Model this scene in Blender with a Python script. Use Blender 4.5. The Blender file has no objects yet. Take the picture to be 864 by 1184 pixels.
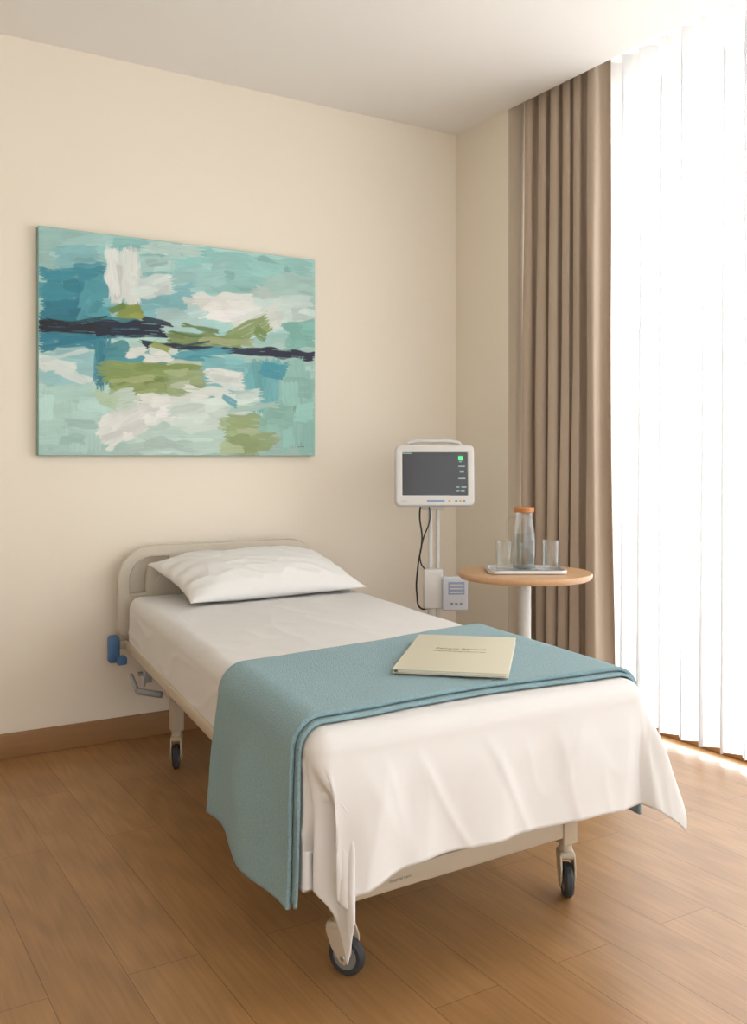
import bpy, bmesh, math, random
import numpy as np
from mathutils import Vector, Matrix, noise, Euler
random.seed(4); rng=np.random.default_rng(7)
scene=bpy.context.scene
H=2.775; CAMH=1.15; WY=3.80; RX=2.813; STUB=3.392

# ------------------------------------------------------------------ materials
def s2l(c):
    return tuple(((x/12.92) if x<=0.04045 else ((x+0.055)/1.055)**2.4) for x in c)
def hexc(h):
    h=h.lstrip('#'); return s2l([int(h[i:i+2],16)/255 for i in (0,2,4)])
def pbr(name,col,rough=0.5,metal=0.0,var=0.04,vscale=6.0,bump=0.0,bscale=200.0,stretch=(1,1,1),bdist=0.002,**inp):
    m=bpy.data.materials.new(name); m.use_nodes=True
    nt=m.node_tree; N=nt.nodes; b=N['Principled BSDF']
    c=hexc(col) if isinstance(col,str) else col
    b.inputs['Roughness'].default_value=rough; b.inputs['Metallic'].default_value=metal
    tc=N.new('ShaderNodeTexCoord'); mp=N.new('ShaderNodeMapping'); mp.inputs['Scale'].default_value=stretch
    nt.links.new(tc.outputs['Object'],mp.inputs['Vector'])
    nz=N.new('ShaderNodeTexNoise'); nz.inputs['Scale'].default_value=vscale; nz.inputs['Detail'].default_value=4
    nt.links.new(mp.outputs[0],nz.inputs['Vector'])
    mx=N.new('ShaderNodeMix'); mx.data_type='RGBA'
    mx.inputs['A'].default_value=tuple(x*(1-var) for x in c)+(1,)
    mx.inputs['B'].default_value=tuple(min(1,x*(1+var)) for x in c)+(1,)
    nt.links.new(nz.outputs['Fac'],mx.inputs['Factor']); nt.links.new(mx.outputs['Result'],b.inputs['Base Color'])
    if bump>0:
        n2=N.new('ShaderNodeTexNoise'); n2.inputs['Scale'].default_value=bscale; n2.inputs['Detail'].default_value=3
        nt.links.new(mp.outputs[0],n2.inputs['Vector'])
        bp=N.new('ShaderNodeBump'); bp.inputs['Strength'].default_value=bump; bp.inputs['Distance'].default_value=bdist
        nt.links.new(n2.outputs['Fac'],bp.inputs['Height']); nt.links.new(bp.outputs[0],b.inputs['Normal'])
    for k,v in inp.items():
        b.inputs[k.replace('_',' ')].default_value=v
    return m

M_wall=pbr('wall_paint','#ECE3D3',0.85,var=0.012,vscale=2,bump=0.08,bscale=350)
M_ceil=pbr('ceiling_paint','#F3F1ED',0.9,var=0.01,vscale=2)
M_stub_shade=pbr('stub_shade_tone','#C6B9A5',0.85,var=0.02,vscale=2)  # darker wall tone, shade painted into the colour
M_base=pbr('baseboard_wood','#977047',0.45,var=0.14,vscale=9,stretch=(0.6,8,8))
M_sheet=pbr('white_cotton','#DDDBD9',0.85,var=0.01,bump=0.12,bscale=900)
M_pillow=pbr('pillow_cotton','#E5E4E2',0.85,var=0.01,bump=0.1,bscale=900)
M_blanket=pbr('blue_blanket_wool','#8AAAB1',0.95,var=0.30,vscale=230,bump=1.0,bscale=300,bdist=0.004,Sheen_Weight=0.15)
M_matt=pbr('mattress_fabric','#E4E2DE',0.9)
M_beige=pbr('beige_plastic','#C8BFAE',0.42,var=0.02)
M_frame=pbr('beige_powder_coat','#C0B29C',0.4,var=0.03)
M_tire=pbr('caster_rubber','#35373B',0.6)
M_hub=pbr('caster_hub','#848484',0.4)
M_steel=pbr('brushed_steel','#B9BABD',0.3,metal=0.9)
M_grey=pbr('grey_plastic','#92949A',0.45)
M_bluep=pbr('blue_plastic','#486F9C',0.4)
M_white=pbr('white_plastic','#D4D2CE',0.35,var=0.01)
M_wmetal=pbr('white_metal','#D4D3CE',0.3,var=0.01)
M_wframe=pbr('window_frame_paint','#DDDAD4',0.4)
M_screen=pbr('monitor_screen','#3D3F45',0.25,var=0.06,vscale=2)
M_black=pbr('black_cable','#1B1B1D',0.5)
M_tabletop=pbr('oak_tabletop','#C59C74',0.4,var=0.12,vscale=7,stretch=(1,10,1))
M_folder=pbr('cream_card','#CFCAB4',0.55,var=0.02)
M_paper=pbr('paper_pages','#E0DDD4',0.7)
M_ink=pbr('folder_print','#A09979',0.6)
M_cork=pbr('cork_wood','#B97844',0.6,var=0.12,vscale=60)
M_tray=pbr('tray_metal','#CCCCCC',0.25,metal=0.5)
M_drape=pbr('taupe_drape','#BDAB98',0.9,var=0.04,vscale=300,bump=0.3,bscale=700,Sheen_Weight=0.15)
M_green=pbr('ui_green','#4FCB7A',0.4,Emission_Strength=0.4,Emission_Color=(0.1,0.8,0.3,1))
M_uitxt=pbr('ui_text','#AFC6CA',0.4)
M_orange=pbr('orange_button','#E8A04A',0.4)
M_teal=pbr('teal_button','#5AA8B0',0.4)
M_label=pbr('blue_label','#7D93B8',0.4)

def thinglass(name,tint,spec=0.5):
    m=bpy.data.materials.new(name); m.use_nodes=True; nt=m.node_tree; N=nt.nodes; N.clear()
    out=N.new('ShaderNodeOutputMaterial'); tp=N.new('ShaderNodeBsdfTransparent'); tp.inputs[0].default_value=(*tint,1)
    gl=N.new('ShaderNodeBsdfGlossy'); gl.inputs['Roughness'].default_value=0.03; gl.inputs['Color'].default_value=(0.95,0.97,0.97,1)
    lw=N.new('ShaderNodeLayerWeight'); lw.inputs['Blend'].default_value=0.35
    pw=N.new('ShaderNodeMath'); pw.operation='POWER'; pw.inputs[1].default_value=2.2; nt.links.new(lw.outputs['Facing'],pw.inputs[0])
    ml=N.new('ShaderNodeMath'); ml.operation='MULTIPLY_ADD'; ml.inputs[1].default_value=spec; ml.inputs[2].default_value=0.04; nt.links.new(pw.outputs[0],ml.inputs[0])
    mx=N.new('ShaderNodeMixShader'); nt.links.new(ml.outputs[0],mx.inputs[0]); nt.links.new(tp.outputs[0],mx.inputs[1]); nt.links.new(gl.outputs[0],mx.inputs[2])
    nt.links.new(mx.outputs[0],out.inputs[0]); return m
M_glass=thinglass('clear_glass',(0.955,0.965,0.965),0.6); M_water=thinglass('water',(0.86,0.88,0.885),0.35)

def sheermat():
    m=bpy.data.materials.new('sheer_voile'); m.use_nodes=True; nt=m.node_tree; N=nt.nodes
    N.clear(); out=N.new('ShaderNodeOutputMaterial')
    tr=N.new('ShaderNodeBsdfTranslucent'); tr.inputs['Color'].default_value=(0.84,0.85,0.86,1)
    df=N.new('ShaderNodeBsdfDiffuse'); df.inputs['Color'].default_value=(0.78,0.79,0.80,1)
    tp=N.new('ShaderNodeBsdfTransparent')
    m1=N.new('ShaderNodeMixShader'); m1.inputs[0].default_value=0.5
    m2=N.new('ShaderNodeMixShader')
    tc=N.new('ShaderNodeTexCoord'); nz=N.new('ShaderNodeTexNoise'); nz.inputs['Scale'].default_value=500
    mr=N.new('ShaderNodeMapRange'); mr.inputs['To Min'].default_value=0.0; mr.inputs['To Max'].default_value=0.06
    nt.links.new(tc.outputs['Object'],nz.inputs['Vector']); nt.links.new(nz.outputs['Fac'],mr.inputs['Value'])
    nt.links.new(tr.outputs[0],m1.inputs[1]); nt.links.new(df.outputs[0],m1.inputs[2])
    nt.links.new(mr.outputs[0],m2.inputs[0]); nt.links.new(m1.outputs[0],m2.inputs[1]); nt.links.new(tp.outputs[0],m2.inputs[2])
    nt.links.new(m2.outputs[0],out.inputs[0])
    return m
M_sheer=sheermat()

def floormat():
    m=bpy.data.materials.new('oak_laminate'); m.use_nodes=True; nt=m.node_tree; N=nt.nodes; L=nt.links
    b=N['Principled BSDF']
    tc=N.new('ShaderNodeTexCoord'); mp=N.new('ShaderNodeMapping'); mp.inputs['Rotation'].default_value=(0,0,math.radians(90)); mp.inputs['Location'].default_value=(0.35,0.06,0)
    L.new(tc.outputs['Object'],mp.inputs['Vector'])
    br=N.new('ShaderNodeTexBrick'); br.inputs['Scale'].default_value=1; br.inputs['Brick Width'].default_value=1.25; br.inputs['Row Height'].default_value=0.17
    br.inputs['Mortar Size'].default_value=0.0012; br.inputs['Mortar Smooth'].default_value=0.2; br.offset=0.37; br.offset_frequency=2
    br.inputs['Color1'].default_value=(*hexc('#A3794C'),1); br.inputs['Color2'].default_value=(*hexc('#AC8254'),1)
    br.inputs['Mortar'].default_value=(*hexc('#7C5833'),1)
    L.new(mp.outputs[0],br.inputs['Vector'])
    mg=N.new('ShaderNodeMapping'); mg.inputs['Scale'].default_value=(30,1.4,1); L.new(tc.outputs['Object'],mg.inputs['Vector'])
    ng=N.new('ShaderNodeTexNoise'); ng.inputs['Scale'].default_value=3.2; ng.inputs['Detail'].default_value=9; ng.inputs['Distortion'].default_value=0.6; L.new(mg.outputs[0],ng.inputs['Vector'])
    r=N.new('ShaderNodeMapRange'); r.inputs['From Min'].default_value=0.3; r.inputs['From Max'].default_value=0.72; r.inputs['To Min'].default_value=0.84; r.inputs['To Max'].default_value=1.08
    L.new(ng.outputs['Fac'],r.inputs['Value'])
    mg2=N.new('ShaderNodeMapping'); mg2.inputs['Scale'].default_value=(7,0.8,1); L.new(tc.outputs['Object'],mg2.inputs['Vector'])
    wv=N.new('ShaderNodeTexWave'); wv.wave_type='RINGS'; wv.inputs['Scale'].default_value=1.3; wv.inputs['Distortion'].default_value=9; wv.inputs['Detail'].default_value=3; wv.inputs['Detail Scale'].default_value=1.0
    L.new(mg2.outputs[0],wv.inputs['Vector'])
    r2=N.new('ShaderNodeMapRange'); r2.inputs['To Min'].default_value=0.92; r2.inputs['To Max'].default_value=1.03; L.new(wv.outputs['Fac'],r2.inputs['Value'])
    mu=N.new('ShaderNodeMath'); mu.operation='MULTIPLY'; L.new(r.outputs[0],mu.inputs[0]); L.new(r2.outputs[0],mu.inputs[1])
    vm=N.new('ShaderNodeVectorMath'); vm.operation='SCALE'; L.new(br.outputs['Color'],vm.inputs[0]); L.new(mu.outputs[0],vm.inputs['Scale'])
    L.new(vm.outputs[0],b.inputs['Base Color'])
    b.inputs['Roughness'].default_value=0.36
    bp=N.new('ShaderNodeBump'); bp.inputs['Strength'].default_value=0.2; bp.inputs['Distance'].default_value=0.001
    L.new(br.outputs['Fac'],bp.inputs['Height']); bp.invert=True; L.new(bp.outputs[0],b.inputs['Normal'])
    return m
M_floor=floormat()

# ------------------------------------------------------------------ helpers
I4=Matrix.Identity(4)
def empty(name,loc=(0,0,0)):
    e=bpy.data.objects.new(name,None); e.location=loc; e.empty_display_size=0.1
    scene.collection.objects.link(e); return e
def link(name,me,mats,parent=None,smooth=False):
    o=bpy.data.objects.new(name,me); scene.collection.objects.link(o)
    for m in (mats if isinstance(mats,(list,tuple)) else [mats]): me.materials.append(m)
    if smooth:
        me.polygons.foreach_set('use_smooth',[True]*len(me.polygons))
    if parent is not None:
        o.parent=parent; o.matrix_parent_inverse=Matrix.Translation(-Vector(parent.location))
    return o
def autosmooth(me,ang=40):
    bm=bmesh.new(); bm.from_mesh(me)
    for f in bm.faces: f.smooth=True
    for e in bm.edges:
        if len(e.link_faces)==2 and e.calc_face_angle(0)>math.radians(ang): e.smooth=False
    bm.to_mesh(me); bm.free()
def box(name,c,size,mat,bevel=0.0,parent=None,M=I4,seg=3,rot=None):
    bm=bmesh.new(); bmesh.ops.create_cube(bm,size=1)
    bmesh.ops.scale(bm,vec=size,verts=bm.verts)
    if bevel>0: bmesh.ops.bevel(bm,geom=list(bm.edges),offset=bevel,segments=seg,profile=0.5,affect='EDGES')
    if rot is not None: bm.transform(Euler(rot).to_matrix().to_4x4())
    bm.transform(M@Matrix.Translation(Vector(c)))
    me=bpy.data.meshes.new(name); bm.to_mesh(me); bm.free()
    if bevel>0: autosmooth(me,50)
    return link(name,me,mat,parent)
def box2(name,lo,hi,mat,**k):
    lo=Vector(lo);hi=Vector(hi); return box(name,(lo+hi)/2,hi-lo,mat,**k)
def lathe(name,prof,c,mat,parent=None,M=I4,seg=48,ang=35):
    bm=bmesh.new(); rings=[]
    for (r,z) in prof:
        if r<1e-6: rings.append([bm.verts.new((0,0,z))])
        else: rings.append([bm.verts.new((r*math.cos(2*math.pi*i/seg),r*math.sin(2*math.pi*i/seg),z)) for i in range(seg)])
    for a,b in zip(rings[:-1],rings[1:]):
        for i in range(seg):
            j=(i+1)%seg
            if len(a)==1 and len(b)==1: continue
            if len(a)==1: bm.faces.new((a[0],b[j],b[i]))
            elif len(b)==1: bm.faces.new((a[i],a[j],b[0]))
            else: bm.faces.new((a[i],a[j],b[j],b[i]))
    bmesh.ops.recalc_face_normals(bm,faces=bm.faces)
    bm.transform(M@Matrix.Translation(Vector(c)))
    me=bpy.data.meshes.new(name); bm.to_mesh(me); bm.free(); autosmooth(me,ang)
    return link(name,me,mat,parent)
def axis_m(p,d):
    return Matrix.Translation(Vector(p))@Vector(d).to_track_quat('Z','Y').to_matrix().to_4x4()
def cyl(name,p0,p1,r,mat,parent=None,M=I4,seg=24,bev=0.0):
    p0=Vector(p0);p1=Vector(p1);d=p1-p0;l=d.length
    b=min(bev,r*0.5,l*0.4) if bev>0 else min(0.0015,r*.3)
    return lathe(name,[(0,0),(r-b,0),(r,b),(r,l-b),(r-b,l),(0,l)],(0,0,0),mat,parent,M@axis_m(p0,d),seg)
def tube(name,pts,r,mat,parent=None,M=I4,cyclic=False,typ='POLY',res=8):
    cu=bpy.data.curves.new(name,'CURVE'); cu.dimensions='3D'; cu.bevel_depth=r; cu.bevel_resolution=4; cu.use_fill_caps=True
    if typ=='POLY':
        sp=cu.splines.new('POLY'); sp.points.add(len(pts)-1)
        for p,q in zip(sp.points,pts): p.co=(*q,1)
    else:
        sp=cu.splines.new('BEZIER'); sp.bezier_points.add(len(pts)-1)
        for p,q in zip(sp.bezier_points,pts):
            p.co=q; p.handle_left_type='AUTO'; p.handle_right_type='AUTO'
        cu.resolution_u=res
    sp.use_cyclic_u=cyclic
    ob=bpy.data.objects.new('tmp',cu); scene.collection.objects.link(ob)
    bpy.context.view_layer.update()
    me=bpy.data.meshes.new_from_object(ob.evaluated_get(bpy.context.evaluated_depsgraph_get()))
    bpy.data.objects.remove(ob); me.materials.clear(); me.name=name
    me.transform(M); autosmooth(me,60)
    return link(name,me,mat,parent)
def rrect(x0,y0,x1,y1,rad,n=8):
    if not isinstance(rad,(list,tuple)): rad=[rad]*4
    pts=[]
    for (cx,cy,a0,r) in ((x1-rad[0],y1-rad[0],0,rad[0]),(x0+rad[1],y1-rad[1],90,rad[1]),(x0+rad[2],y0+rad[2],180,rad[2]),(x1-rad[3],y0+rad[3],270,rad[3])):
        for i in range(n+1):
            a=math.radians(a0+90*i/n); pts.append((cx+r*math.cos(a),cy+r*math.sin(a)))
    return pts
def plate(name,loops,thick,bev,mat,parent,M):
    cu=bpy.data.curves.new(name,'CURVE'); cu.dimensions='2D'; cu.fill_mode='BOTH'
    cu.extrude=thick/2-bev; cu.bevel_depth=bev; cu.bevel_resolution=3
    for lp in loops:
        sp=cu.splines.new('POLY'); sp.points.add(len(lp)-1)
        for p,q in zip(sp.points,lp): p.co=(q[0],q[1],0,1)
        sp.use_cyclic_u=True
    ob=bpy.data.objects.new('tmp',cu); scene.collection.objects.link(ob); bpy.context.view_layer.update()
    me=bpy.data.meshes.new_from_object(ob.evaluated_get(bpy.context.evaluated_depsgraph_get()))
    bpy.data.objects.remove(ob); me.materials.clear(); me.name=name; me.transform(M)
    bm=bmesh.new(); bm.from_mesh(me); bmesh.ops.remove_doubles(bm,verts=bm.verts,dist=1e-5); bmesh.ops.recalc_face_normals(bm,faces=bm.faces); bm.to_mesh(me); bm.free()
    autosmooth(me,40); return link(name,me,mat,parent)
def gridmesh(name,P,mats,parent=None,smooth=True,flip=False):
    n,m=P.shape[:2]; me=bpy.data.meshes.new(name)
    idx=np.arange(n*m).reshape(n,m)
    q=np.stack([idx[:-1,:-1],idx[1:,:-1],idx[1:,1:],idx[:-1,1:]],-1).reshape(-1,4)
    if flip: q=q[:,::-1]
    me.from_pydata(P.reshape(-1,3).tolist(),[],q.tolist()); me.update()
    return link(name,me,mats,parent,smooth)

# ------------------------------------------------------------------ room shell
box2('floor',(-1.7,-2.2,-0.06),(3.32,WY+0.1,0),M_floor)
box2('wall_head',(-1.8,WY,0),(RX+0.5,WY+0.1,H+0.2),M_wall)
box2('wall_right',(RX,STUB,0),(RX+0.5,WY,H+0.2),M_wall)
box2('wall_left',(-1.8,-2.2,0),(-1.7,WY,H+0.1),M_wall)
box2('ceiling',(-1.8,-2.2,H),(RX,WY,H+0.15),M_ceil)
box2('trim_1',(RX,-2.2,H+0.15),(3.4,STUB,H+0.2),M_ceil)
box2('trim_2',(3.22,-2.2,H-0.03),(3.32,STUB,H+0.15),M_wframe)
box2('stub_shade_board',(RX+0.001,STUB-0.004,0),(3.2,STUB,H+0.15),M_stub_shade)  # added thin board, its dark colour imitates shade on the stub's side face
box2('baseboard_head',(-1.7,WY-0.014,0),(RX,WY,0.095),M_base,bevel=0.003)
box2('baseboard_right',(RX-0.014,STUB,0),(RX,WY-0.014,0.095),M_base,bevel=0.003)
win=empty('window_1',(3.2,1,0))
box2('sill_rail',(3.2,-2.2,0),(3.27,STUB,0.07),M_wframe,bevel=0.004,parent=win)
box2('head_rail',(3.2,-2.2,H-0.09),(3.27,STUB,H-0.03),M_wframe,bevel=0.004,parent=win)
for i,y in enumerate((STUB-0.03,1.2,-0.6,-2.1)):
    box2('mullion_%d'%(i+1),(3.2,y-0.03,0.07),(3.27,y+0.03,H-0.09),M_wframe,bevel=0.004,parent=win)
box2('trim_3',(3.05,-2.2,0),(3.2,STUB,0.03),M_base,bevel=0.004)

# ------------------------------------------------------------------ curtains
def smoothnoise(x,s=1.0,seed=0): return noise.noise(Vector((x*s,seed*7.3,0.5)))
def drape_curtain():
    y0,y1=3.366,2.868; n=300; zs=np.concatenate([np.linspace(0.02,2.70,44),np.linspace(2.73,2.87,6)])
    P=np.zeros((n,len(zs),3)); nf=6.5
    for i in range(n):
        u=i/(n-1)
        for j,z in enumerate(zs):
            k=(z/2.87); low=1-k
            amp=0.033*(0.9+0.7*smoothnoise(u,5,2))*(0.8+0.4*low)
            ph2=2*math.pi*nf*u+2.6*smoothnoise(u,4.2,1)+(1.6*noise.noise(Vector((u*2.5,z*0.45,4.0))))*low
            sn=math.sin(ph2); x=2.895+amp*sn+0.010*low*math.sin(2.1*ph2+1.3*z)+0.006*smoothnoise(z*1.2+u*9,1,3)
            y=y0+(y1-y0)*u+0.012*math.sin(2*ph2)-0.02*low*u
            x-=0.018*low
            P[i,j]=(x,min(y,STUB-0.012),z)
    o=gridmesh('drape_curtain',P,M_drape); s=o.modifiers.new('s','SOLIDIFY'); s.thickness=0.003
    return o
drape_curtain()
def sheer():
    y0,y1=2.95,-1.9; n=1500; zs=np.concatenate([np.linspace(0.035,2.66,36),np.linspace(2.68,2.86,8)])
    P=np.zeros((n,len(zs),3))
    for i in range(n):
        u=i/(n-1); y=y0+(y1-y0)*u; ph=2*math.pi*(y/0.098)+1.8*smoothnoise(y,2.2,5)
        for j,z in enumerate(zs):
            low=1-z/2.86
            top=max(0,(z-2.68)/0.18)
            amp=0.028*(1+0.6*smoothnoise(y,4,6))*(0.8+0.5*low)
            ph2=ph+1.0*smoothnoise(z*0.5+y*1.5,1,7)*low
            sn=math.sin(ph2)
            P[i,j]=(3.0+amp*sn+0.006*math.sin(2.3*ph2+z*1.2),y+0.015*math.sin(2*ph2)*(1-top),z)
    return gridmesh('sheer_curtain',P,M_sheer)
sheer()
trk=empty('curtain_track',(3.0,1,H+0.1))
box2('drape_rail',(2.89,-2.1,H+0.12),(2.92,STUB-0.01,H+0.15),M_wmetal,parent=trk)
box2('sheer_rail',(2.985,-2.1,H+0.12),(3.015,STUB-0.01,H+0.15),M_wmetal,parent=trk)

# ------------------------------------------------------------------ painting
def painting():
    x0,x1,z0,z1=0.783,1.993,1.161,2.051; yf=3.765
    root=empty('abstract_painting',((x0+x1)/2,WY-0.018,(z0+z1)/2))
    box2('canvas',(x0,yf,z0),(x1,WY-0.0005,z1),pbr('canvas_edge','#8FB3AD',0.8,var=0.15,vscale=5),bevel=0.002,parent=root)
    nu,nv=500,366
    def vnoise(px,py,sx,sy,seed):
        r=np.random.default_rng(seed); G=r.random((128,128))
        X=(px/sx)%127; Y=(py/sy)%127; xi=X.astype(int); yi=Y.astype(int); fx=X-xi; fy=Y-yi
        fx=fx*fx*(3-2*fx); fy=fy*fy*(3-2*fy); x2=(xi+1)%128; y2=(yi+1)%128
        return (G[xi,yi]*(1-fx)*(1-fy)+G[x2,yi]*fx*(1-fy)+G[xi,y2]*(1-fx)*fy+G[x2,y2]*fx*fy)*2-1
    U,V=np.meshgrid(np.linspace(0,1,nu),np.linspace(0,1,nv),indexing='ij')
    XR=x0+U*(x1-x0)
    dep=.522*XR+.853*WY*0.991; PX=432+1082*(.853*XR-.522*WY*0.991)/dep
    PX=43+(PX-PX.min())/(PX.max()-PX.min())*320
    top=263+(PX-43)*.125; PY=top+V*(527-top)
    C=np.zeros((nu,nv,3)); C[:]=s2l((0.68,0.84,0.81)); HT=np.zeros((nu,nv))
    cnt=[0]
    def stroke(cx,cy,w,h,ang,col,alpha=0.95,rag=0.18):
        cnt[0]+=1; a=math.radians(ang); dx=PX-cx; dy=PY-cy
        X=dx*math.cos(a)+dy*math.sin(a); Y=-dx*math.sin(a)+dy*math.cos(a)
        hor = w>=h
        if hor: st=vnoise(X+500,Y+500,24,1.1,cnt[0]); st2=vnoise(X+500,Y+500,14,9,cnt[0]+999)
        else:   st=vnoise(X+500,Y+500,1.1,24,cnt[0]); st2=vnoise(X+500,Y+500,9,14,cnt[0]+999)
        ew=w/2; eh=h/2
        if hor: m1=ew-np.abs(X)+st*min(7,w*rag*.5)+st2*5; m2=eh-np.abs(Y)+st2*min(4,h*.25)
        else:   m1=ew-np.abs(X)+st2*min(4,w*.25); m2=eh-np.abs(Y)+st*min(7,h*rag*.5)+st2*5
        m=np.clip(np.minimum(m1,m2)/0.9,0,1)*alpha
        m*=np.clip(1.0-0.4*(st>0.6),0,1)
        c=np.array(hexc(col))*(1+0.06*st[...,None]+0.05*st2[...,None])
        C[:]=C*(1-m[...,None])+c*m[...,None]
        HT[:]=HT*(1-m)+(0.5+0.5*st)*m
    def block(xa,ya,xb,yb,col,n=5,ang=0,var=0.08,vert=False,core=True,alpha=.93):
        cx,cy=(xa+xb)/2,(ya+yb)/2; w,h=xb-xa,yb-ya
        if core: stroke(cx,cy,w*.92,h*.92,ang,col,alpha)
        base=[int(col[i:i+2],16) for i in (1,3,5)]
        for k in range(n*2):
            f=1+random.uniform(-var,var); g=random.uniform(-9,9)
            cc='#%02x%02x%02x'%tuple(max(0,min(255,int(b*f+g))) for b in base)
            sw,sh=(random.uniform(.25,.6)*w,random.uniform(.15,.4)*h)
            if vert: sw,sh=random.uniform(.15,.4)*w,random.uniform(.4,.8)*h
            stroke(random.uniform(xa+sw*.3,xb-sw*.3),random.uniform(ya+sh*.3,yb-sh*.3),sw,sh,ang+random.uniform(-10,10),cc,.8)
    B=block
    B(40,255,370,400,'#A9D5D0',14); B(40,395,370,530,'#B9DCD2',14)
    B(43,262,125,312,'#A8D3CF',6); B(60,285,110,320,'#8CC6CB',3)
    B(44,308,122,376,'#3B95A8',7); B(44,345,100,398,'#2A7F94',5); B(90,325,135,372,'#58A9B6',5,30)
    B(120,282,250,325,'#93CECB',7,8); B(235,296,362,345,'#9BD0CA',7,7); B(160,283,240,298,'#C5E3DC',3,7)
    B(200,305,262,335,'#A9D8D6',4,-5)
    B(128,330,228,378,'#8AC7CD',7,-4); B(290,330,362,378,'#D3E8E2',6,4)
    B(121,288,160,352,'#EAF1EC',5,0,vert=True); B(152,318,200,345,'#DCEAE6',4,-10); B(160,296,200,318,'#B5DAD5',4,-4)
    B(218,340,292,372,'#F1F4EE',6,2); B(266,356,328,390,'#E6EEE8',5,-18)
    B(180,358,235,386,'#BCDEDC',4,-10); B(300,318,362,345,'#B5DAD3',3,4)
    B(328,374,363,406,'#86C0B5',4,-8)
    B(44,386,125,408,'#2B86A0',4); B(120,374,170,392,'#1E6E86',3)
    stroke(150,362,30,16,-10,'#8C9B3E'); stroke(134,358,20,8,-25,'#6B8A45'); stroke(128,372,60,8,4,'#2E7F86'); stroke(160,366,14,8,20,'#A0AC55')
    B(188,385,284,403,'#7F9454',5,4); stroke(286,384,48,18,-26,'#8DA465'); stroke(300,386,20,14,35,'#7E9A5A'); stroke(258,396,60,8,4,'#A9B585'); stroke(232,381,44,6,12,'#6F8A54'); stroke(215,388,40,6,8,'#5F7F4C')
    stroke(85,380,84,14,1,'#131C2B',1,.4); stroke(150,381,80,17,3,'#16233A',1,.4); stroke(180,373,34,5,12,'#1B2A3B'); stroke(70,374,40,5,10,'#0F1826'); stroke(104,371,44,4,-12,'#123042')
    stroke(225,404,124,8,4,'#1A2A3A',1,.4); stroke(322,410,84,11,5,'#1D2340',1,.4); stroke(270,407,70,7,6,'#22304A'); stroke(225,399,40,4,-10,'#24495A')
    B(44,404,112,450,'#A3D3D5',6,-4); stroke(62,424,44,16,14,'#EAF2EE'); stroke(85,436,40,12,24,'#E2EEEA'); stroke(75,412,60,6,-12,'#D4E8E4')
    B(108,392,128,450,'#37899B',4,vert=True); B(122,396,150,420,'#4A949E',3)
    B(125,404,292,430,'#5AABBA',8,2,core=False); B(205,412,262,440,'#4A9CAE',4,4)
    stroke(158,408,24,16,0,'#F0F3EE'); stroke(190,407,34,9,5,'#DDEBE3'); stroke(180,415,30,12,-4,'#EFF3EC'); stroke(185,402,26,10,20,'#A0AE60')
    B(228,414,300,470,'#86C5C9',7,4); B(285,416,325,482,'#72B8BE',5,vert=True); B(320,420,363,526,'#9BCEC4',7); B(300,418,330,440,'#4A9FB0',3,8)
    B(116,420,236,454,'#8BA25B',8,2); B(125,445,190,474,'#97A96C',5,-4); B(190,430,235,460,'#A2B485',4); stroke(215,420,40,7,3,'#CFDCC4'); stroke(150,440,50,7,-4,'#ADBB83'); stroke(205,446,26,8,-8,'#C3D2B4')
    B(44,448,120,526,'#BADFD6',6); B(140,485,275,527,'#C8E3D9',7)
    B(236,428,282,450,'#EBF2EC',4,6); B(255,452,300,470,'#D6EAE4',3,-6); B(158,456,238,492,'#F0F4EE',6,2); B(110,474,168,512,'#F1F5F0',6,-28); stroke(140,462,30,22,-10,'#CFE3D6'); stroke(120,464,24,16,10,'#BFDABA')
    B(195,462,290,500,'#DAEBE3',5,-3); stroke(240,455,50,14,2,'#EAF1EA')
    B(258,478,318,526,'#9CB07C',6,2); B(300,470,340,500,'#97C8BA',4,6); stroke(268,518,26,14,0,'#B8CBA0'); stroke(290,472,60,10,-8,'#B7D6CB'); stroke(262,462,22,8,30,'#6DB0BC'); stroke(285,500,30,8,4,'#BBC9A2')
    stroke(339,478,4,8,0,'#7FA08C')
    for (a,b,c,d) in ((343,514,3,-60),(347,513,4,50),(351,514,3,-40),(354,515,5,5),(345,517,8,0)): stroke(a,b,c,1.2,d,'#26323A',1,.1)
    C=np.clip(C*0.82,0,1)
    P=np.zeros((nu,nv,3)); P[...,0]=x0+0.002+U*(x1-x0-0.004); P[...,2]=z1-0.002-V*(z1-z0-0.004); P[...,1]=yf-0.0012-0.0012*HT
    m=bpy.data.materials.new('painted_acrylic'); m.use_nodes=True; nt=m.node_tree
    at=nt.nodes.new('ShaderNodeAttribute'); at.attribute_name='paint'
    b=nt.nodes['Principled BSDF']; b.inputs['Roughness'].default_value=0.6
    nt.links.new(at.outputs['Color'],b.inputs['Base Color'])
    o=gridmesh('painted_surface',P,m,root,True,flip=False)
    ca=o.data.color_attributes.new('paint','FLOAT_COLOR','POINT')
    ca.data.foreach_set('color',np.concatenate([C.reshape(-1,3),np.ones((nu*nv,1))],1).ravel())
painting()

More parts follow.
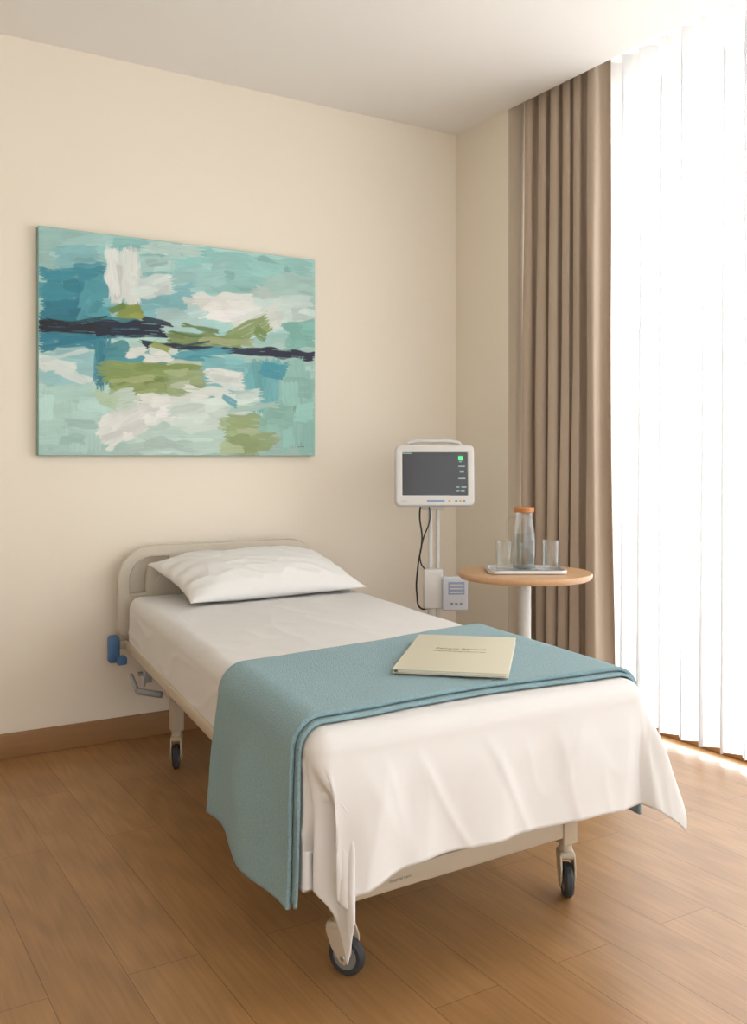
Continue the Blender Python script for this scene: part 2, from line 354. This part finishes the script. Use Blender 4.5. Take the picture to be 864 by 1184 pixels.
# ------------------------------------------------------------------ hospital bed
W=0.92; L=2.06; R=0.045; ZT=0.600
BM=Matrix(((0.9997,0.120,0,1.11),(-0.022,0.9928,0,3.68),(0,0,1,0),(0,0,0,1)))
bed=empty('hospital_bed',(1.45,2.7,0))
def bb(name,lo,hi,mat,bevel=0.004):
    lo2=(lo[0],-hi[1],lo[2]); hi2=(hi[0],-lo[1],hi[2]); return box2(name,lo2,hi2,mat,bevel=bevel,parent=bed,M=BM)
def bc(name,p0,p1,r,mat): return cyl(name,(p0[0],-p0[1],p0[2]),(p1[0],-p1[1],p1[2]),r,mat,bed,BM)
bb('mattress',(0.012,0.012,0.435),(W-0.012,L-0.014,0.590),M_matt,0.04)
bb('side_rail_left',(-0.014,-0.03,0.392),(0.022,1.98,0.428),M_frame,0.006)
bb('side_rail_right',(W-0.022,-0.03,0.392),(W+0.014,1.98,0.428),M_frame,0.006)
bb('deck',(0.03,0.02,0.405),(W-0.03,1.96,0.432),M_grey,0.004)
bb('end_rail_head',(0.022,-0.03,0.392),(W-0.022,0.0,0.43),M_frame)
bb('end_rail_foot',(0.022,1.95,0.392),(W-0.022,1.98,0.43),M_frame)
bb('lower_rail_left',(0.105,0.28,0.265),(0.14,1.84,0.305),M_frame,0.005)
bb('lower_rail_right',(W-0.14,0.28,0.265),(W-0.105,1.84,0.305),M_frame,0.005)
for i,r in enumerate((0.30,0.62,1.45,1.75)):
    bb('cross_member_%d'%(i+1),(0.13,r,0.27),(W-0.13,r+0.035,0.30),M_frame)
for i,r in enumerate((0.45,0.95,1.4)):
    bb('hinge_post_left_%d'%(i+1),(0.10,r,0.30),(0.13,r+0.05,0.405),M_frame)
    bb('hinge_post_right_%d'%(i+1),(W-0.13,r,0.30),(W-0.10,r+0.05,0.405),M_frame)
bc('actuator_head',(0.35,0.35,0.30),(0.40,0.95,0.36),0.02,M_grey)
bc('actuator_rod',(0.40,0.95,0.36),(0.42,1.2,0.39),0.009,M_steel)
bc('crank_shaft',(0.0,0.20,0.335),(0.30,0.25,0.33),0.008,M_steel)
bc('brake_lever',(-0.02,0.17,0.325),(-0.02,0.30,0.295),0.009,M_grey)
bc('brake_pedal',(-0.02,0.30,0.295),(0.06,0.36,0.285),0.012,M_grey)
bb('bracket_left',(-0.012,0.36,0.345),(0.015,0.40,0.395),M_grey,0.003)
bc('latch_pin',(-0.015,0.38,0.33),(-0.015,0.38,0.37),0.010,M_steel)
bb('leg_bracket_left',(0.09,0.27,0.255),(0.155,0.36,0.315),M_frame,0.008)
bb('leg_bracket_right',(W-0.155,0.27,0.255),(W-0.09,0.36,0.315),M_frame,0.008)
bb('corner_bumper',(-0.080,-0.035,0.345),(-0.035,0.02,0.45),M_bluep,0.012)
bb('corner_bumper_lip',(-0.05,0.0,0.34),(-0.012,0.05,0.372),M_bluep,0.008)
bb('corner_bumper_r',(W+0.03,-0.035,0.345),(W+0.075,0.02,0.45),M_bluep,0.012)
bb('bumper_arm_l',(-0.04,-0.03,0.395),(0.0,0.0,0.425),M_frame)
bb('bumper_arm_r',(W,-0.03,0.395),(W+0.035,0.0,0.425),M_frame)
legs={'fl':(0.145,1.865,'f'),'fr':(0.835,1.83,'f'),'hl':(0.125,0.315,'h'),'hr':(0.80,0.315,'h')}
for k,(s,r,t) in legs.items():
    bb('leg_'+k,(s-0.024,r-0.024,0.135),(s+0.024,r+0.024,0.40 if t=='f' else 0.27),M_frame,0.006)
def bar(name,a,b,z0,z1,th):
    pa=BM@Vector((a[0],-a[1],0)); pb=BM@Vector((b[0],-b[1],0)); d=pb-pa; ang=math.atan2(d.y,d.x); c=(pa+pb)/2
    return box(name,(0,0,0),(d.length,th,z1-z0),M_frame,0.006,bed,Matrix.Translation((c.x,c.y,(z0+z1)/2))@Matrix.Rotation(ang,4,'Z'))
bar('foot_bar',(0.145,1.865),(0.835,1.83),0.155,0.205,0.035)
bar('head_bar',(0.125,0.315),(0.80,0.315),0.205,0.245,0.03)
def caster(tag,s,r,yaw):
    p=BM@Vector((s,-r,0)); M=Matrix.Translation(p)@Matrix.Rotation(math.radians(yaw),4,'Z')
    rad=0.044
    MW=M@Matrix.Translation((0,-0.016,rad))@Matrix.Rotation(math.radians(90),4,'Y')
    lathe('caster_%s_tire'%tag,[(0.030,-0.012),(rad-.005,-0.012),(rad,-0.006),(rad,0.006),(rad-.005,0.012),(0.030,0.012),(0.030,-0.012)],(0,0,0),M_tire,bed,MW)
    lathe('caster_%s_hub'%tag,[(0,-0.010),(0.012,-0.013),(0.031,-0.010),(0.031,0.010),(0.012,0.013),(0,0.010)],(0,0,0),M_hub,bed,MW)
    for sx,nm in ((-1,'l'),(1,'r')):
        MP=M@Matrix.Translation((sx*0.018,0,0))@Matrix.Rotation(math.radians(90),4,'Y')@Matrix.Rotation(math.radians(90),4,'Z')
        plate('caster_%s_fork_%s'%(tag,nm),[[(-0.028,0.040),(-0.020,0.030),(-0.010,0.034),(0.012,0.062),(0.026,0.095),(0.026,0.108),(-0.026,0.108),(-0.036,0.085),(-0.036,0.058)]],0.005,0.0015,M_frame,bed,MP)
    box('caster_%s_crown'%tag,(0,0,0.108),(0.042,0.056,0.018),M_frame,0.007,bed,M)
    cyl('caster_%s_stem'%tag,(0,0,0.112),(0,0,0.14),0.017,M_frame,bed,M)
    cyl('caster_%s_axle'%tag,(-0.023,-0.016,rad),(0.023,-0.016,rad),0.006,M_steel,bed,M)
caster('fl',0.145,1.865,30)
caster('fr',0.835,1.83,-32)
caster('hl',0.125,0.315,-25)
caster('hr',0.80,0.315,-60)
# headboard
HM=BM@Matrix(((1,0,0,0),(0,0,-1,0.045),(0,1,0,0),(0,0,0,1)))
HR=W-0.075
outer=rrect(-0.03,0.44,HR,0.790,[0.13,0.13,0.03,0.03],14)
def cornerslot(x1,z0,z1,x0,rad,tv,th):
    a=[math.radians(90*k/12) for k in range(13)]
    out=[(x1,z0)]+[(x1-rad+rad*math.cos(t),z1-rad+rad*math.sin(t)) for t in a]+[(x0,z1)]
    inn=[(x0,z1-th)]+[(x1-rad+(rad-tv)*math.cos(t),z1-rad+(rad-th)*math.sin(t)) for t in a[::-1]]+[(x1-tv,z0)]
    return out+inn
def flipx(pts): return [(HR-0.03-x,z) for x,z in pts][::-1]
rslot=cornerslot(HR-0.036,0.60,0.756,HR-0.21,0.096,0.080,0.036)
holes=[rrect(0.215,0.724,HR-0.245,0.757,0.0155,5),rslot,flipx(rslot)]
plate('headboard_panel',[outer]+holes,0.034,0.006,M_beige,bed,HM)
plate('headboard_rib',[rrect(0.12,0.47,HR-0.15,0.69,[0.06,0.06,0.02,0.02],8)],0.012,0.004,M_beige,bed,HM@Matrix.Translation((0,0,0.018)))
for i,s in enumerate((0.10,W-0.16)):
    bc('headboard_post_%d'%(i+1),(s,-0.045,0.39),(s,-0.045,0.50),0.012,M_steel)
pa=BM@Vector((0.145,-1.865,0)); pb=BM@Vector((0.835,-1.83,0)); d=(pb-pa).normalized(); ang=math.atan2(d.y,d.x)
def text(name,body,size,mat,M,parent):
    cu=bpy.data.curves.new(name,'FONT'); cu.body=body; cu.size=size; cu.extrude=0.0002; cu.align_x='CENTER'
    ob=bpy.data.objects.new('tmp',cu); scene.collection.objects.link(ob); bpy.context.view_layer.update()
    me=bpy.data.meshes.new_from_object(ob.evaluated_get(bpy.context.evaluated_depsgraph_get())); bpy.data.objects.remove(ob)
    me.materials.clear(); me.transform(M); return link(name,me,mat,parent)
lp=pa+d*0.150
text('label_text','hospital care',0.012,M_hub,Matrix.Translation((lp.x,lp.y,0.176))@Matrix.Rotation(ang,4,'Z')@Matrix.Translation((0,-0.0182,0))@Matrix.Rotation(math.radians(90),4,'X'),bed)

# ---- cloth drape over mattress
def nz(x,y,z=0.0): return noise.noise(Vector((x,y,z)))
def ridge(x,y,z):
    v=1-min(1,abs(nz(x,y,z))*3.2); return v*v
def sstep(a,b,x):
    if a>b: return 1-sstep(b,a,x)
    t=max(0,min(1,(x-a)/(b-a))); return t*t*(3-2*t)
def drape(s,r,o,kind):
    bx=min(max(s,R),W-R); by=min(max(r,R),L-R); ex=s-bx; ey=r-by; d=math.hypot(ex,ey)
    z=ZT+o
    top=0.0020*nz(s*5,r*3,1)+0.0010*nz(s*14,r*9,3)
    if kind=='sheet' and r<1.28:
        top+=(0.003*nz(s*3+r*2,r*1.2-s*4,8)+0.0035*ridge(s*2.2+r*1.2,r*1.6-s*2.4,12)+0.0015*ridge(s*5-r*2,r*4+s*2,15))*sstep(1.28,1.1,r)
    if d<1e-7: return (s,-r,z+top)
    nx,ny=ex/d,-ey/d; Rr=R+o; q=R*math.pi/2
    if d<q:
        a=d/R; h=Rr*math.sin(a); v=Rr*(1-math.cos(a)); return (bx+nx*h,-by+ny*h,z-v+top*(1-a/1.571))
    dd=d-q; foot=(ey/d)**2 if ey>0 else 0.0; side=(ex/d)**2; corner=4*foot*side
    if kind=='sheet':
        left=ex<0
        fl=0.015*side+0.10*foot+corner*(0.14 if left else 0.26)
        g=sstep(0,0.14,dd)
        rip=0
        if foot>0:
            rip=foot*g*(0.030*nz(s*4.2,dd*1.2,5)+0.007*math.sin(s*27+3*nz(s*3,dd*2,2))+0.016*nz(s*9,dd*2,9))
            rip+=foot*sstep(0,.08,dd)*(0.009*ridge(s*4.2+dd*1.0,dd*0.8,21)+0.004*ridge(s*7-dd*3,dd*1.6+s,27))
            rip+=corner*g*0.014*math.sin(9*math.atan2(abs(ey),abs(ex))+1)
        else:
            rip=side*sstep(0,.03,dd)*0.004*ridge(r*2.2+s*4,dd*6+r*2,31)
        if left and corner>0 and foot>0: nx*=(1-0.42*g)
        h=Rr+fl*dd+rip; v=Rr+dd*math.cos(math.atan(fl))
        sx=0.008*foot*g*nz(s*8,dd*2,40)+(0.07*corner*g if left else 0)
        # hem sags a little further next to the left corner
        sag=0.05*g*foot*sstep(0.26,0.0,max(s,0.0))
        return (bx+nx*h+sx,-by+ny*h,z-v-sag*(1-corner*0.6)+0.012*foot*nz(s*5,0,3)*g)
    else:
        fl=0.035; g=sstep(0,0.2,dd)
        rip=g*(0.013*math.sin(r*15+0.6+1.2*nz(r*2,dd*2,4))+0.012*nz(r*6,dd*2.5,6))
        h=Rr+fl*dd+rip+0.012*g; v=Rr+dd*math.cos(math.atan(fl))
        return (bx+nx*h,-by+ny*h-0.012*g*math.sin(r*11),z-v)
def cloth(name,svals,rfun,nr,o,kind,mat,th,parent=None):
    n=len(svals); P=np.zeros((n,nr,3))
    for i,s in enumerate(svals):
        r0,r1=rfun(s)
        for j in range(nr):
            r=r0+(r1-r0)*j/(nr-1)
            P[i,j]=BM@Vector(drape(s,r,o,kind))
    ob=gridmesh(name,P,mat,parent,True,flip=True)
    m=ob.modifiers.new('s','SOLIDIFY'); m.thickness=th; m.offset=1.0
    return ob
def sheet():
    nr=360; ns=260; P=np.zeros((ns,nr,3))
    rv=np.linspace(-0.06,L-R+0.310,nr)
    for j,r in enumerate(rv):
        k=sstep(1.50,1.85,r); ovL=0.205*(1-k)+0.350*k; ovR=0.205*(1-k)+0.245*k
        for i in range(ns):
            u=i/(ns-1); s=(R-ovL)+(W-2*R+ovL+ovR)*u
            P[i,j]=BM@Vector(drape(s,r,0.0,'sheet'))
    ob=gridmesh('bed_sheet',P,M_sheet,None,True,flip=True)
    m=ob.modifiers.new('s','SOLIDIFY'); m.thickness=0.0025; m.offset=1.0
sheet()
blk=empty('blanket',(1.4,2.0,0.62))
def rf_top(s):
    u=min(max(s/W,0),1); rh=1.445+(1.31-1.445)*u + 0.012*math.sin(u*5)
    rf=1.972+0.020*(abs(2*u-1)**3)+0.006*math.sin(u*9)
    if s<0: rh-=0.05*min(1,-s/0.4)
    return rh,rf
def rf_low(s):
    rh,rf=rf_top(s); ex=0.045*sstep(0.05,0.35,-s); return rh+0.012,rf+0.016+ex
cloth('blanket_lower_layer',np.linspace(-0.333,W+0.33,230),rf_low,90,0.007,'blk',M_blanket,0.007,blk)
cloth('blanket_upper_layer',np.linspace(-0.343,W+0.32,230),rf_top,90,0.017,'blk',M_blanket,0.009,blk)

# ------------------------------------------------------------------ pillow
def pillow():
    a,b=0.385,0.225; T=0.096; n,m=120,90
    MP=Matrix.Translation((1.575,3.470,0.676))@Matrix.Rotation(math.radians(3),4,'Z')@Matrix.Rotation(math.radians(13),4,'X')
    bm=bmesh.new()
    def pt(u,v,side):
        x=a*u*(1-0.07*(1-v*v)); y=b*v*(1-0.10*(1-u*u))
        t=T*((1-abs(u)**3.2)**0.62)*((1-abs(v)**2.6)**0.60)
        wr=0.008*nz(u*2.4,v*1.8,side*3)+0.003*nz(u*7+v*3,v*5,side*5)
        edge=sstep(0,0.4,1-abs(u)); wr+=(1-edge)*0.008*math.sin(v*16+u*3)*(1-abs(v))+0.004*ridge(u*2.5+v*2,v*2-u*1.5,7)
        zz=side*t*(1.0 if side>0 else 0.55)+(wr if side>0 else wr*.3)*min(1,t/0.03)
        return MP@Vector((x,y,zz))
    for side in (1,-1):
        g=[[bm.verts.new(pt(-1+2*i/(n-1),-1+2*j/(m-1),side)) for j in range(m)] for i in range(n)]
        for i in range(n-1):
            for j in range(m-1):
                f=(g[i][j],g[i+1][j],g[i+1][j+1],g[i][j+1]); bm.faces.new(f if side>0 else f[::-1])
    bmesh.ops.remove_doubles(bm,verts=bm.verts,dist=1e-5)
    me=bpy.data.meshes.new('pillow'); bm.to_mesh(me); bm.free()
    link('pillow',me,M_pillow,None,True)
pillow()

# ------------------------------------------------------------------ folder
def folder():
    c=Vector((1.468,1.968)); ang=math.radians(47.5); w=0.435; hgt=0.275
    z=0.6325
    M=Matrix.Translation((c.x,c.y,z))@Matrix.Rotation(ang,4,'Z')
    root=empty('document_folder',(c.x,c.y,z))
    box('back_cover',(0,0,0),(w,hgt,0.002),M_folder,0.0008,root,M)
    box('pages',(-0.002,-0.003,0.005),(w-0.012,hgt-0.012,0.007),M_paper,0.001,root,M)
    box('front_cover',(0,0,0.0105),(w,hgt,0.002),M_folder,0.0008,root,M@Matrix.Rotation(math.radians(-0.5),4,'Y'))
    box('spine',(0,hgt/2+0.001,0.005),(w,0.003,0.012),M_folder,0.0012,root,M)
    MT=M@Matrix.Translation((0,0,0.0125))@Matrix.Rotation(math.radians(-90),4,'Z')
    text('cover_title','Patient Record',0.022,M_ink,MT@Matrix.Translation((0,0.03,0)),root)
    text('cover_subtitle','ROOM AND CARE INFORMATION',0.009,M_ink,MT@Matrix.Translation((0,0.0,0)),root)
    text('cover_logo','clinic',0.020,M_ink,MT@Matrix.Translation((0.0,0.15,0)),root)
folder()

# ------------------------------------------------------------------ side table + tray set
TX,TY,TZ=2.453,2.857,0.70
tb=empty('round_side_table',(TX,TY,0))
lathe('tabletop',[(0,-0.024),(0.255,-0.024),(0.262,-0.018),(0.265,-0.010),(0.264,-0.003),(0.261,0),(0,0)],(TX,TY,TZ),M_tabletop,tb,seg=96)
lathe('pedestal',[(0,0.0),(0.20,0),(0.202,0.006),(0.19,0.012),(0.05,0.016),(0.027,0.024),(0.025,0.06),(0.025,0.665),(0.07,0.668),(0.07,0.676),(0,0.676)],(TX,TY,0),M_wmetal,tb,seg=64)
CR=Vector((0.853,-0.522,0)); CF=Vector((0.522,0.853,0))
def tpos(r,f): p=Vector((TX,TY,TZ))+CR*r+CF*f; return p
tray=empty('serving_tray',tpos(0,0))
TM=Matrix.Translation(tpos(0.0,0.0))@Matrix.Rotation(math.radians(-31.5),4,'Z')
plate('tray_base',[rrect(-0.145,-0.095,0.145,0.095,0.03,8)],0.005,0.0015,M_tray,tray,TM@Matrix.Translation((0,0,0.0035)))
plate('tray_rim',[rrect(-0.152,-0.102,0.152,0.102,0.035,8),rrect(-0.143,-0.093,0.143,0.093,0.028,8)],0.014,0.0018,M_tray,tray,TM@Matrix.Translation((0,0,0.008)))
zb=TZ+0.0065
def tumbler(r,f):
    p=tpos(r,f); g=empty('drinking_glass',(p.x,p.y,zb))
    lathe('glass_body',[(0,0),(0.0285,0),(0.030,0.002),(0.0315,0.120),(0.0308,0.121),(0.0298,0.120),(0.0285,0.007),(0.026,0.006),(0,0.006)],(p.x,p.y,zb),M_glass,g,ang=50)
tumbler(-0.090,-0.045); tumbler(0.097,-0.03)
p=tpos(-0.0,0.015); cf=empty('water_carafe',(p.x,p.y,zb))
lathe('carafe_body',[(0,0),(0.044,0),(0.047,0.003),(0.0465,0.10),(0.0455,0.135),(0.040,0.165),(0.036,0.19),(0.034,0.215),(0.036,0.228),(0.034,0.228),(0.0323,0.215),(0.0342,0.19),(0.0382,0.164),(0.0435,0.134),(0.0445,0.10),(0.045,0.007),(0.042,0.005),(0,0.005)],(p.x,p.y,zb),M_glass,cf,ang=50)
lathe('water_fill',[(0,0.0058),(0.041,0.0058),(0.0442,0.009),(0.0438,0.10),(0.0425,0.133),(0.0410,0.142),(0,0.142)],(p.x,p.y,zb),M_water,cf,ang=50)
lathe('cork_lid',[(0,0.2288),(0.038,0.2288),(0.040,0.231),(0.040,0.247),(0.038,0.249),(0,0.249)],(p.x,p.y,zb),M_cork,cf)
hd=(CR*-1+CF*0.25).normalized()
hp=[p+hd*x+Vector((0,0,zb-p.z+z)) for x,z in ((0.0345,0.205),(0.055,0.208),(0.066,0.195),(0.068,0.16),(0.066,0.12),(0.0475,0.095))]
tube('carafe_handle',[tuple(q) for q in hp],0.0042,M_glass,cf,typ='BEZIER',res=10)

# ------------------------------------------------------------------ patient monitor on stand
MX,MY=2.355,3.35
mon=empty('patient_monitor',(MX,MY,0))
MM=Matrix.Translation((MX,MY,0))@Matrix.Rotation(math.radians(-30),4,'Z')
def mb(name,lo,hi,mat,bevel=0.004,M=MM): return box2(name,lo,hi,mat,bevel=bevel,parent=mon,M=M)
zc=1.071
MH=MM@Matrix.Translation((0,-0.05,zc))@Matrix.Rotation(math.radians(-4),4,'X')
XZ=Matrix(((1,0,0,0),(0,0,-1,0),(0,1,0,0),(0,0,0,1)))
HW=0.160
plate('monitor_housing',[rrect(-HW,-0.120,HW,0.126,0.014,8)],0.085,0.010,M_white,mon,MH@XZ)
plate('monitor_bezel',[rrect(-HW-0.001,-0.121,HW+0.001,0.127,0.016,8),rrect(-0.144,-0.086,0.144,0.106,0.008,5)],0.014,0.005,M_white,mon,MH@Matrix.Translation((0,-0.043,0))@XZ)
plate('monitor_screen',[rrect(-0.145,-0.087,0.145,0.107,0.008,5)],0.004,0.001,M_screen,mon,MH@Matrix.Translation((0,-0.0455,0))@XZ)
def ui(name,x0,z0,x1,z1,mat,dy=-0.0485): mb(name,(x0,dy-0.0008,z0),(x1,dy+0.0008,z1),mat,0,M=MH)
ui('ui_heart_icon',0.100,0.068,0.120,0.086,M_green)
for i,(x,z,w) in enumerate(((0.10,0.040,0.028),(0.106,0.016,0.018),(0.10,-0.012,0.03),(0.092,-0.048,0.012),(0.112,-0.048,0.022),(0.092,-0.066,0.012),(0.110,-0.066,0.016),(0.104,0.060,0.01))):
    ui('ui_readout_%d'%(i+1),x,z,x+w,z+0.004,M_uitxt)
ui('ui_line_top',-0.138,0.096,-0.10,0.099,M_uitxt); ui('ui_line_bottom',-0.138,-0.082,0.06,-0.0808,M_uitxt)
for i,(x,m) in enumerate(((0.062,M_orange),(0.090,M_teal),(0.108,M_orange),(0.124,M_teal))):
    q0=MH@Vector((x,-0.0485,-0.106)); q1=MH@Vector((x,-0.0525,-0.106)); cyl('button_%d'%(i+1),q0,q1,0.0055,m,mon)
ui('brand_label',-0.035,-0.110,0.04,-0.101,M_label,-0.0502)
ui('power_label',-0.145,-0.108,-0.12,-0.103,M_uitxt,-0.0502)
tube('carry_handle',[(-0.118,0,0.120),(-0.112,0,0.142),(-0.09,0,0.150),(0.0,0,0.153),(0.09,0,0.150),(0.112,0,0.142),(0.118,0,0.120)],0.008,M_white,mon,MH,typ='BEZIER')
mb('mount_plate',(-0.05,-0.02,0.925),(0.05,0.05,0.955),M_wmetal)
cyl('pole_left',(-0.012,0.0,0.06),(-0.012,0.0,0.94),0.011,M_wmetal,mon,MM)
cyl('pole_right',(0.022,0.01,0.06),(0.022,0.01,0.94),0.009,M_wmetal,mon,MM)
mb('power_module',(-0.045,-0.055,0.50),(0.04,-0.012,0.672),M_white,0.008)
mb('power_module_side',(0.035,-0.07,0.495),(0.145,-0.02,0.640),pbr('module_face','#CBD0D8',0.4),0.008)
mb('module_display',(0.06,-0.0725,0.565),(0.13,-0.069,0.62),pbr('module_panel','#97A6C0',0.4),0.001)
for i in range(3):
    mb('module_line_%d'%(i+1),(0.065,-0.074,0.572+0.016*i),(0.125,-0.0722,0.577+0.016*i),M_white,0)
for i in range(3):
    q=MM@Vector((0.075+0.02*i,-0.069,0.525)); q2=MM@Vector((0.075+0.02*i,-0.074,0.525)); cyl('module_knob_%d'%(i+1),q,q2,0.006,M_grey,mon)
mb('module_bracket',(-0.03,-0.014,0.55),(0.03,0.0,0.62),M_grey,0.002)
tube('monitor_cable',[(-0.055,-0.03,0.96),(-0.06,-0.03,0.90),(-0.050,-0.03,0.80),(-0.068,-0.03,0.68),(-0.072,-0.03,0.56),(-0.055,-0.03,0.50),(-0.02,-0.03,0.50)],0.0038,M_black,mon,MM,typ='BEZIER')
tube('sensor_cable',[(-0.02,-0.03,0.96),(-0.018,-0.035,0.88),(-0.045,-0.03,0.80),(-0.056,-0.03,0.70),(-0.03,-0.04,0.66)],0.003,M_black,mon,MM,typ='BEZIER')
cyl('base_hub',(0.005,0,0.055),(0.005,0,0.095),0.035,M_wmetal,mon,MM)
for i in range(5):
    a=math.radians(72*i+10); dx,dy=math.cos(a),math.sin(a)
    box('base_leg_%d'%(i+1),(0.10,0,0.068),(0.2,0.03,0.022),M_wmetal,0.006,mon,MM@Matrix.Rotation(a,4,'Z'))
    MC=MM@Matrix.Translation((dx*0.185,dy*0.185,0.0))
    lathe('base_caster_%d'%(i+1),[(0,-0.012),(0.024,-0.012),(0.028,-0.008),(0.028,0.008),(0.024,0.012),(0,0.012)],(0,0,0),M_tire,mon,MC@Matrix.Translation((0,0,0.028))@Matrix.Rotation(math.radians(90),4,'X'))

# ------------------------------------------------------------------ lights
w=bpy.data.worlds.new('world'); scene.world=w; w.use_nodes=True
w.node_tree.nodes['Background'].inputs[0].default_value=(1.0,0.99,0.97,1); w.node_tree.nodes['Background'].inputs[1].default_value=1.3
def area(name,loc,rot,sx,sy,p,col):
    l=bpy.data.lights.new(name,'AREA'); l.shape='RECTANGLE'; l.size=sx; l.size_y=sy; l.energy=p; l.color=col
    o=bpy.data.objects.new(name,l); o.location=loc; o.rotation_euler=rot; scene.collection.objects.link(o); return o
area('daylight',(3.9,0.9,1.5),(0,math.radians(90),0),2.9,5.4,180,(1.0,0.99,0.98))
sl=bpy.data.lights.new('sun','SUN'); sl.energy=2.8; sl.angle=math.radians(12); sl.color=(1.0,0.96,0.91)
so=bpy.data.objects.new('sun',sl); scene.collection.objects.link(so); so.location=(6,3,4)
so.rotation_euler=Vector((-0.80,-0.42,-0.50)).to_track_quat('-Z','Y').to_euler()

# ------------------------------------------------------------------ camera
cam=bpy.data.cameras.new('camera'); co=bpy.data.objects.new('camera',cam); scene.collection.objects.link(co)
co.location=(0,0,CAMH); co.rotation_euler=(math.radians(90),0,math.radians(-31.47))
cam.sensor_fit='HORIZONTAL'; cam.sensor_width=36; cam.lens=1082/864*36; cam.shift_y=-62/864; cam.clip_start=0.02
scene.camera=co
scene.view_settings.view_transform='Standard'
scene.view_settings.exposure=0.62
